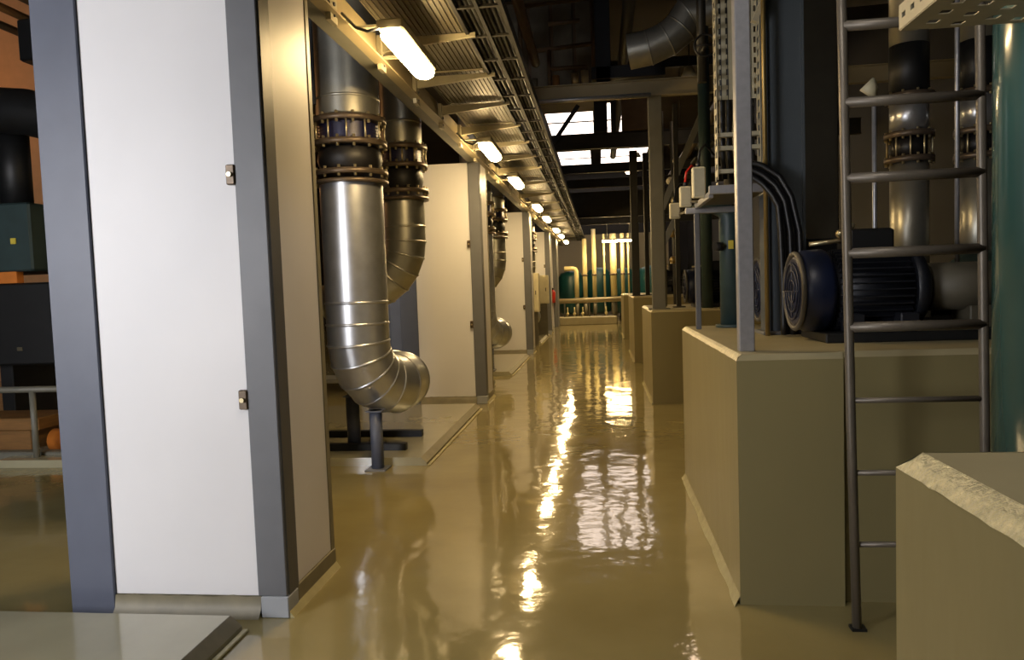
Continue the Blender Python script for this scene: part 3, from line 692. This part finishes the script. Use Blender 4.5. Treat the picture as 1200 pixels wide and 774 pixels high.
# ------------------------------------------------------------------ green pipe on the rear of the motor block
t = thing('green_pipe', 'upright dark green pipe standing left behind the bright post', 'pipe', (0.92, 5.45, ZB))
MB().tube([(0.92, 5.42, ZB), (0.92, 5.42, 1.90), (0.91, 5.42, 1.95), (0.87, 5.42, 1.985), (0.80, 5.42, 1.99), (0.62, 5.42, 1.99)], [0.075, 0.075, 0.07, 0.06, 0.035, 0.03], 20).build('tube', 'green_machine', t)
MB().cyl(0.92, 5.42, ZB, ZB + 0.02, 0.11, 16).build('flange', 'green_machine', t)
k_ = MB(); k_.tube([(0.85, 5.35, 1.72), (0.80, 5.32, 1.72)], 0.03, 12); k_.build('knob', 'black_paint', t)
MB().box(0.895, 0.93, 5.338, 5.345, 1.70, 1.76).build('tag', 'yellow', t, label='small yellow tag')

# ------------------------------------------------------------------ posts, beams and clutter overhead
def post(x0, x1, y0, y1, z0, z1, label, m='beam_grey'):
    t = thing('support_post', label, 'post', (x0, y0, z0), 'steel posts on the concrete blocks')
    MB().bbox(x0, x1, y0, y1, z0, z1, 0.006).build('shaft', m, t)
    MB().bbox(x0 - 0.05, x1 + 0.05, y0 - 0.05, y1 + 0.05, z0, z0 + 0.015, 0.003).build('base_plate', m, t)
post(0.64, 0.80, 9.3, 9.42, 1.14, 3.74, 'grey-green post on the front of the third block')
post(0.60, 0.74, 14.0, 14.1, 1.22, 3.9, 'dark post on the front of the fourth block', 'dark_steel')
post(0.86, 0.94, 14.3, 14.4, 1.22, 3.9, 'second dark post on the fourth block', 'dark_steel')
post(0.98, 1.04, 9.8, 9.86, 1.14, 3.74, 'thin dark post behind the grey-green post on the third block', 'dark_steel')
BM = [(9.36, 3.74, 0.20, -0.95, 4.3, 'pale crosswise steel beam above the aisle, nearest'),
      (12.9, 3.77, 0.26, -1.4, 4.3, 'crosswise dark beam just below the first skylight'),
      (17.2, 3.99, 0.2, -1.4, 4.3, 'crosswise dark beam between the two skylights'),
      (20.5, 4.07, 0.23, -1.4, 4.3, 'thin crosswise dark beam below the second skylight'),
      (23.8, 3.55, 0.8, -1.6, 4.3, 'deep crosswise dark beam far down the aisle'),
      (26.8, 3.55, 0.9, -1.6, 4.3, 'very deep dark girder above the far end'),
      (11.0, 5.6, 0.15, -3, 4.3, 'high crosswise dark beam under the roof'),
      (16.0, 5.9, 0.2, -3, 4.3, 'second high crosswise beam under the roof')]
for i, (y, z, h, a, b, l) in enumerate(BM):
    t = thing('cross_beam', l, 'beam', (a, y, z), 'crosswise beams over the aisle'); m = 'beam_light' if i == 0 else 'dark_steel'
    if i == 0: m = 'beam_light'
    MB().box(a, b, y - 0.05, y + 0.05, z, z + 0.012).build('lower_flange', m, t); MB().box(a, b, y - 0.05, y + 0.05, z + h - 0.012, z + h).build('upper_flange', m, t)
    MB().box(a, b, y - 0.005, y + 0.005, z + 0.012, z + h - 0.012).build('web', m, t)
# crosswise rail tube in front of the beam
t = thing('cross_rail', 'thin galvanised rail just under the nearest crosswise beam', 'rail', (-0.9, 9.1, 3.72))
MB().tube([(-0.95, 9.1, 3.70), (0.66, 9.1, 3.70)], 0.025, 10).build('tube', 'galvanised', t)
for x in (-0.6, 0.3): MB().obox((x, 9.1, 3.70), (x, 9.33, 3.76), 0.03, 0.01).build('clip', 'galvanised', t)
# hanging steel column and long pipes
t = thing('hanging_column', 'dark steel column hanging from the roof above the aisle', 'column', (0.1, 11, 4.4))
MB().bbox(0.02, 0.24, 10.9, 11.12, 4.4, ZT, 0.008).build('shaft', 'motor_dark', t); MB().bbox(-0.04, 1.0, 10.9, 11.12, 4.4, 4.58, 0.008).build('foot_beam', 'motor_dark', t)
t = thing('lagged_duct', 'dull lagged duct with segmented bend high above the aisle', 'duct', (0.4, 9.8, 4.7))
pts = [(0.45, 9.9, 4.45)] + [(0.45 + 0.75 * math.sin(a), 9.9 - 0.1 * math.sin(a), 4.45 + 0.45 * (1 - math.cos(a))) for a in (0.35, 0.7, 1.05, 1.4)] + [(2.2, 9.7, 4.95), (4.3, 9.7, 5.0)]
gore_elbow(t, pts, 0.22, 'cladding_dull')
LP_ = [(0.5, 5.3, 0.09, 'dark_steel'), (0.55, 5.9, 0.06, 'dark_steel'), (1.40, 5.65, 0.12, 'cladding_dull'), (2.2, 4.6, 0.10, 'dark_brown'), (-0.3, 6.1, 0.12, 'dark_brown'), (-0.9, 4.95, 0.07, 'dark_brown'), (-1.7, 5.2, 0.15, 'dark_steel'), (3.0, 5.5, 0.15, 'dark_steel')]
for k, (x, z, r, m) in enumerate(LP_):
    o = MB().tube([(x, 2.0, z), (x, 11.8 if x < 0 else 11.2 if x == 1.40 else 23.0, z)], r, 14).build('overhead_pipe', m)
    tag(o, ['dark pipe', 'thin dark pipe', 'dull clad pipe', 'brown pipe', 'thick brown pipe', 'thin brown pipe', 'wide dark pipe', 'thick dark pipe at far right'][k] + ' running lengthwise under the roof, %s' % ['right of the hanging column', 'highest of those beside the hanging column', 'short, right of the lagged duct', 'low on the right', 'high over the aisle', 'just right of the cable ladder', 'over the ribbed tray', 'near the right wall'][k], 'pipe', 'lengthwise pipes under the roof')
# brown pipe frame & switchgear on an upper level seen above the beam
t = thing('brown_pipework', 'rectangular brown pipework frame above the crosswise beam', 'pipework', (-1.1, 12, 4.6))
for a, b in (((-1.15, 12, 5.9), (0.0, 12, 5.95)), ((0.0, 12, 5.95), (0.0, 12, 4.6)), ((-0.9, 12, 5.2), (0, 12, 5.25)), ((-1.15, 12, 4.6), (-1.15, 12, 5.9)), ((-0.7, 12, 5.6), (-0.2, 12, 5.62)), ((-0.7, 12, 4.6), (-0.7, 12, 5.2)), ((-0.7, 12, 4.9), (-0.1, 12, 4.9))):
    MB().tube([a, b], 0.035, 8).build('tube', 'dark_brown', t)
MB().bbox(-1.2, 0.1, 11.9, 12.2, 4.5, 4.6, 0.01).build('shelf', 'dark_steel', t)
for x, z, m in ((-0.95, 4.68, 'guard'), (-0.6, 4.7, 'crate'), (-0.3, 4.72, 'bolt'), (-0.15, 4.75, 'galv_cream')): MB().cyl(x, 11.98, 4.6, z + 0.08, 0.06, 12).build('valve', m, t)
t = thing('switch_box', 'black switch boxes side by side on the dark beam before the skylights', 'switch box', (0.1, 12.8, 4.03))
MB().bbox(-0.02, 0.20, 12.8, 13.0, 4.03, 4.75, 0.01).build('housing', 'black_paint', t)
MB().bbox(0.26, 0.34, 12.8, 13.0, 4.03, 4.75, 0.01).build('housing', 'black_paint', t)
MB().bbox(0.44, 1.10, 12.8, 13.0, 4.03, 4.85, 0.01).build('housing', 'dark_brown', t)
tag(MB().obox((-0.72, 12.82, 3.90), (-0.28, 12.82, 4.50), 0.03, 0.07).build('diagonal_brace', 'black_paint'), 'short dark diagonal brace across the bright skylight', 'brace')
t = thing('brown_enclosure', 'large brown sheet enclosure behind the pipework frame', 'enclosure', (-1.5, 13.2, 4.4))
MB().bbox(-1.6, 0.15, 13.4, 14.9, 4.85, 6.6, 0.02).build('body', 'dark_brown', t)
for k in range(4): MB().bbox(-1.5 + k * 0.4, -1.16 + k * 0.4, 13.37, 13.40, 4.95, 6.45, 0.006).build('panel', 'guard', t)
for k in range(5):
    y = 11.5 + k * 4.3; x = (1.4, 1.94, 2.2, 1.3, 1.2)[k]; z = (4.45, 5.42, 5.2, 5.4, 5.6)[k]
    t = thing('bay_lamp', ['small pinkish high-bay lamp beside the perforated tray', 'second small high-bay lamp, farther back', 'third small high-bay lamp among the pipes', 'fourth tiny high-bay lamp', 'farthest tiny high-bay lamp'][k], 'lamp', (x, y, z), 'high-bay lamps under the roof')
    MB().tube([(x, y, z + 0.2), (x, y, z + 0.12), (x, y, z + 0.02)], [0.06, 0.09, 0.14], 16).build('shade', 'box_cream', t)
    MB().tube([(x, y, z + 0.02), (x, y, z - 0.04), (x, y, z - 0.06)], [0.135, 0.10, 0.03], 16).build('diffuser', 'bay_glow', t, label='glowing diffuser')
    MB().cyl(x, y, z + 0.2, ZT, 0.008, 6).build('hanger_rod', 'dark_steel', t)
# stair like braces on the right
t = thing('stair_frame', 'dark stair frame with diagonal stringers behind the grey-green post', 'stairs', (1.0, 10.2, 1.14))
MB().obox((0.85, 10.2, 2.45), (1.5, 10.2, 3.9), 0.05, 0.08).build('stringer', 'beam_grey', t); MB().obox((0.85, 10.7, 1.9), (1.6, 10.7, 3.4), 0.05, 0.08).build('stringer', 'beam_grey', t)
for k in range(6): MB().box(1.0 + k * 0.1, 1.12 + k * 0.1, 10.2, 10.7, 2.5 + k * 0.2, 2.52 + k * 0.2).build('tread', 'dark_steel', t)
for x, y in ((0.87, 10.2), (1.55, 10.7)): MB().cyl(x, y, 1.14, 3.74, 0.025, 8).build('upright', 'beam_grey', t)
for k, (x, y) in enumerate(((1.30, 9.3), (1.80, 10.45), (2.3, 9.27))):
    o = MB().cyl(x, y, 1.14, 4.5, (0.07, 0.1, 0.14)[k], 16).build('green_riser', ('green_machine', 'dark_steel', 'teal_tank')[k])
    tag(o, ('slim green riser on the third block', 'dark riser behind the slim green one', 'thick teal riser at the back of the third block')[k], 'pipe', 'risers on the third block')
t = thing('valve_stack', 'brass and white valves glinting right of the grey-green post', 'valve', (1.2, 11.5, 0))
for k, (x, z, m) in enumerate(((1.12, 2.2, 'copper'), (1.16, 2.7, 'bolt'), (1.10, 3.0, 'galv_cream'), (1.2, 3.3, 'bolt'), (1.12, 1.8, 'copper'))): MB().sphere((x, 11.6, z), 0.06, 10).build('valve', m, t)
MB().cyl(1.15, 11.68, 0, 3.9, 0.03, 8).build('pipe', 'dark_steel', t)
t = thing('handwheel_valve', 'round black handwheel left of the perforated tray', 'valve', (0.9, 6.5, 3.5))
n = 20; MB().tube([(0.93 + 0.09 * math.cos(2 * PI * k / n), 6.5, 3.45 + 0.09 * math.sin(2 * PI * k / n)) for k in range(n + 1)], 0.01, 6).build('wheel', 'black_paint', t)
MB().tube([(0.93, 6.5, 3.45), (0.93, 6.7, 3.45)], 0.015, 8).build('stem', 'dark_steel', t); MB().cyl(0.93, 6.72, 3.2, 4.7, 0.04, 10).build('pipe', 'dark_steel', t)
MB().tube([(0.84, 6.5, 3.45), (1.02, 6.5, 3.45)], 0.008, 6).build('spoke', 'black_paint', t)

# ------------------------------------------------------------------ far end of the aisle
t = thing('end_curb', 'low beige curb across the far end of the aisle', 'curb', (-1.5, 26.6, 0))
MB().bbox(-1.55, 0.58, 26.6, 27.4, 0, 0.28, 0.02).build('slab', 'block_top', t)
t = thing('cross_header', 'horizontal pale header pipe across the far end', 'pipe', (-1.5, 27.1, 0.85))
MB().tube([(-1.5, 27.1, 0.85), (1.2, 27.1, 0.88)], 0.09, 16).build('tube', 'beam_light', t)
for x in (-1.3, -0.4, 0.5): MB().cyl(x, 27.1, 0.28, 0.8, 0.03, 8).build('leg', 'beam_grey', t)
VP_ = [(-0.87, 2.05, 0.085, 1), (-0.55, 3.16, 0.085, 0), (-0.20, 3.5, 0.08, 0), (0.18, 3.3, 0.04, 0), (0.52, 3.3, 0.12, 0), (0.86, 3.3, 0.07, 0), (1.08, 3.3, 0.035, 0)]
for k, (x, z, r, el) in enumerate(VP_):
    t = thing('vertical_pipe', ['short pale pipe with an elbow, leftmost at the far end', 'tall cream pipe, second from left at the far end', 'tall cream pipe, third from left at the far end', 'thin pipe, fourth from left at the far end', 'thickest bright pipe under the crosswise lamp', 'tall pale pipe right of the thickest one', 'thin pipe, rightmost at the far end'][k], 'pipe', (x, 28.2, 0), 'cream pipes at the far end')
    if el: MB().tube([(x, 28.2, 0.95), (x, 28.2, z - 0.12), (x - 0.04, 28.2, z - 0.03), (x - 0.12, 28.2, z), (x - 0.45, 28.2, z)], r, 12).build('tube', 'pipe_cream', t)
    else: MB().cyl(x, 28.2, 0.95, z, r, 12).build('tube', 'pipe_cream', t)
    MB().cyl(x, 28.2, 0.78, 0.95, r * 1.35, 12).build('valve', 'black_paint', t)
    MB().cyl(x, 28.2, 0.0, 0.78, r * 0.9, 12).build('stub', 'galv_tray', t)
    if not el: MB().cyl(x, 28.2, 1.75, 1.82, r * 1.3, 12).build('flange', 'flange', t)
for k, (x, y, r, h) in enumerate(((-1.15, 30.0, 0.5, 2.0), (-0.05, 30.2, 0.48, 2.1), (0.95, 30.1, 0.5, 2.05), (2.0, 30.0, 0.5, 2.1))):
    t = thing('teal_tank', ['leftmost teal tank behind the cream pipes', 'second teal tank from the left at the far end', 'third teal tank from the left at the far end', 'rightmost teal tank at the far end'][k], 'tank', (x, y, 0), 'teal tanks at the far end')
    MB().tube([(x, y, 0.25), (x, y, 0.35), (x, y, h - 0.25), (x, y, h - 0.1), (x, y, h)], [r * .7, r, r, r * 0.8, r * 0.2], 24).build('shell', 'teal_tank', t)
    for a in (0, 2.1, 4.2): MB().cyl(x + r * .6 * math.cos(a), y + r * .6 * math.sin(a), 0, 0.3, 0.03, 8).build('leg', 'black_paint', t)
for k, x in enumerate((-1.2, -0.95, -0.65, 0.2, 0.9)):
    t = thing('small_valve', ['leftmost small pale valve on the end curb', 'second small pale valve on the end curb', 'third small pale valve on the end curb', 'small pale valve near the middle of the end curb', 'rightmost small pale valve on the end curb'][k], 'valve', (x, 27.2, 0.28), 'small valves on the end curb')
    if x > 0.55: t.location.y = 27.5; t.location.z = 0; zz = 0.0; yy = 27.5
    else: zz = 0.28; yy = 27.2
    MB().cyl(x, yy, zz, 0.62, 0.022, 8).build('stem', 'pipe_cream', t); MB().sphere((x, yy, zz + 0.1), 0.06, 10).build('body', 'pipe_cream', t)
# left side of the far bays
def cabinet(x0, x1, y0, y1, z0, z1, label, leg=True):
    t = thing('wall_cabinet', label, 'cabinet', (x0, y0, z0 if not leg else 0), 'cream cabinets on the left')
    MB().bbox(x0, x1, y0, y1, z0, z1, 0.01).build('body', 'box_cream', t)
    d = MB().bbox(x0 + 0.03, x1 - 0.03, y0 - 0.015, y0, z0 + 0.03, z1 - 0.03, 0.004).build('door', 'box_cream', t)
    MB().bbox(x1 - 0.08, x1 - 0.06, y0 - 0.03, y0 - 0.015, (z0 + z1) / 2 - 0.05, (z0 + z1) / 2 + 0.05, 0.003).build('handle', 'motor_dark', d)
    if leg:
        MB().box(x0 + 0.03, x1 - 0.04, y0 + 0.05, y0 + 0.1, 0, z0).build('stand', 'guard', t)
cabinet(-1.86, -1.50, 18.2, 18.6, 0.82, 1.78, 'larger cream cabinet on a stand past the third pillar')
cabinet(-1.80, -1.45, 20.9, 21.2, 0.95, 1.75, 'smaller cream cabinet farther along past the third pillar')
t = thing('fire_extinguisher', 'small red extinguisher on the last pillar at far left', 'extinguisher', (-1.6, 25.5, 0.9))
MB().tube([(-1.62, 25.55, 0.85), (-1.62, 25.55, 1.22), (-1.62, 25.55, 1.3)], [0.09, 0.09, 0.03], 14).build('cylinder', 'red', t); MB().cyl(-1.62, 25.55, 1.3, 1.36, 0.03, 8).build('valve', 'black_paint', t)
t = thing('partition_pillar', 'last small partition pillar at the far left end of the aisle', 'pillar', (-2.4, 25.7, 0), 'white partition pillars along the left of the aisle')
MB().bbox(-2.4, -1.60, 25.7, 26.6, 0, PH, 0.01).build('panel', 'panel_white', t); MB().bbox(-1.60, -1.46, 25.66, 26.6, 0, PH, 0.01).build('corner_post', 'steel_grey', t)

# ------------------------------------------------------------------ machine hall glimpsed at the far left
t = thing('chiller_machine', 'dark green chiller with panels behind the first pillar at far left', 'machine', (-6.2, 6.5, 0.05))
MB().bbox(-6.9, -4.3, 7.0, 8.4, 0.85, 1.70, 0.02).build('base_tank', 'black_paint', t)
MB().bbox(-6.9, -5.76, 7.0, 8.1, 1.82, 2.52, 0.02).build('control_panel', 'green_machine', t)
MB().bbox(-5.74, -4.4, 7.6, 8.3, 1.70, 3.42, 0.02).build('motor_housing', 'black_paint', t)
for x in (-6.4, -4.5): MB().bbox(x, x + 0.15, 7.2, 8.3, 0.0, 0.85, 0.01).build('leg', 'black_paint', t)
MB().tube([(-7.2, 7.3, 3.55), (-6.4, 7.3, 3.55), (-5.95, 7.3, 3.50), (-5.5, 7.3, 3.38), (-5.0, 7.3, 3.15), (-4.4, 7.3, 2.8)], 0.24, 20).build('duct', 'black_paint', t)
MB().cyl(-6.3, 7.5, 2.5, 3.4, 0.16, 12).build('riser', 'black_paint', t); MB().cyl(-5.73, 7.3, 3.6, 3.82, 0.05, 12).build('air_vent', 'black_paint', t); MB().cyl(-5.73, 7.3, 3.82, 3.95, 0.012, 8).build('stem', 'black_paint', t)
MB().bbox(-5.98, -5.92, 6.985, 7.0, 2.10, 2.16, 0.003).build('lamp', 'yellow', t)
MB().bbox(-6.0, -5.94, 6.99, 7.0, 1.0, 1.04, 0.003).build('badge', 'galv_tray', t)
MB().bbox(-6.2, -5.95, 7.0, 7.1, 1.70, 1.82, 0.005).build('fitting', 'orange_paint', t)
t = thing('guard_rail', 'grey guard rail in front of the dark machine at far left', 'rail', (-6, 6.2, 0))
MB().tube([(-7.0, 6.2, 0.70), (-4.3, 6.2, 0.70)], 0.03, 12).build('rail', 'beam_grey', t)
for x in (-6.6, -5.2, -4.4): MB().cyl(x, 6.2, 0.0, 0.70, 0.028, 10).build('post', 'beam_grey', t)
tag(MB().bbox(-7.0, -4.2, 6.28, 6.4, 0.0, 0.10, 0.01).build('floor_curb', 'beam_grey'), 'low grey curb on the floor under the guard rail', 'curb')
t = thing('wooden_crate', 'orange-brown wooden crate under the dark machine at far left', 'crate', (-6.2, 6.6, 0))
MB().bbox(-6.3, -5.5, 6.5, 6.9, 0.06, 0.27, 0.008).build('box', 'crate', t); MB().bbox(-6.35, -5.37, 6.45, 6.95, 0.27, 0.39, 0.008).build('lid', 'crate', t)
for x in (-6.2, -5.7): MB().box(x, x + 0.1, 6.5, 6.9, 0, 0.06).build('runner', 'crate', t)
t = thing('orange_flange', 'round orange painted flange lying beside the wooden crate', 'flange', (-4.85, 6.8, 0))
MB().tube([(-5.33, 6.6, 0.15), (-5.08, 6.6, 0.15)], 0.11, 20).build('drum', 'orange_paint', t); MB().box(-5.28, -5.13, 6.55, 6.65, 0, 0.06).build('cradle', 'black_paint', t)
for k in range(4):
    o = MB().tube([(-7.4 + k * 0.45, 4.0, 5.0), (-7.4 + k * 0.45, 12.5, 5.0)], 0.05, 10).build('hall_pipe', 'crate' if k % 2 else 'dark_brown')
    tag(o, ['brown pipe, outermost of four', 'pale brown pipe, second of four', 'brown pipe, third of four', 'pale brown pipe, innermost of four'][k] + ' high up at the far left', 'pipe', 'brown pipes high at the far left')
tag(MB().bbox(-6.98, -5.2, 8.5, 8.8, 4.45, 4.95, 0.02).build('dark_girder', 'black_paint'), 'dark girder below the brown pipes at the far left', 'beam')
t = thing('hall_lamp', 'orange sodium lamp in the left hall behind the machine', 'lamp', (-11.8, 11.0, 5.4))
MB().sphere((-11.8, 11.0, 5.4), 0.14, 12).build('bulb', 'bulb_orange', t); MB().cyl(-11.8, 11.0, 5.53, ZT, 0.02, 8).build('hanger_rod', 'dark_steel', t)
t = thing('hall_lamp', 'orange lamp low behind the clad pipes in the left hall', 'lamp', (-5.0, 9.5, 3.2))
MB().sphere((-4.6, 8.7, 3.0), 0.07, 12).build('bulb', 'bulb_orange', t); MB().cyl(-4.6, 8.7, 3.07, ZT, 0.015, 8).build('hanger_rod', 'dark_steel', t)
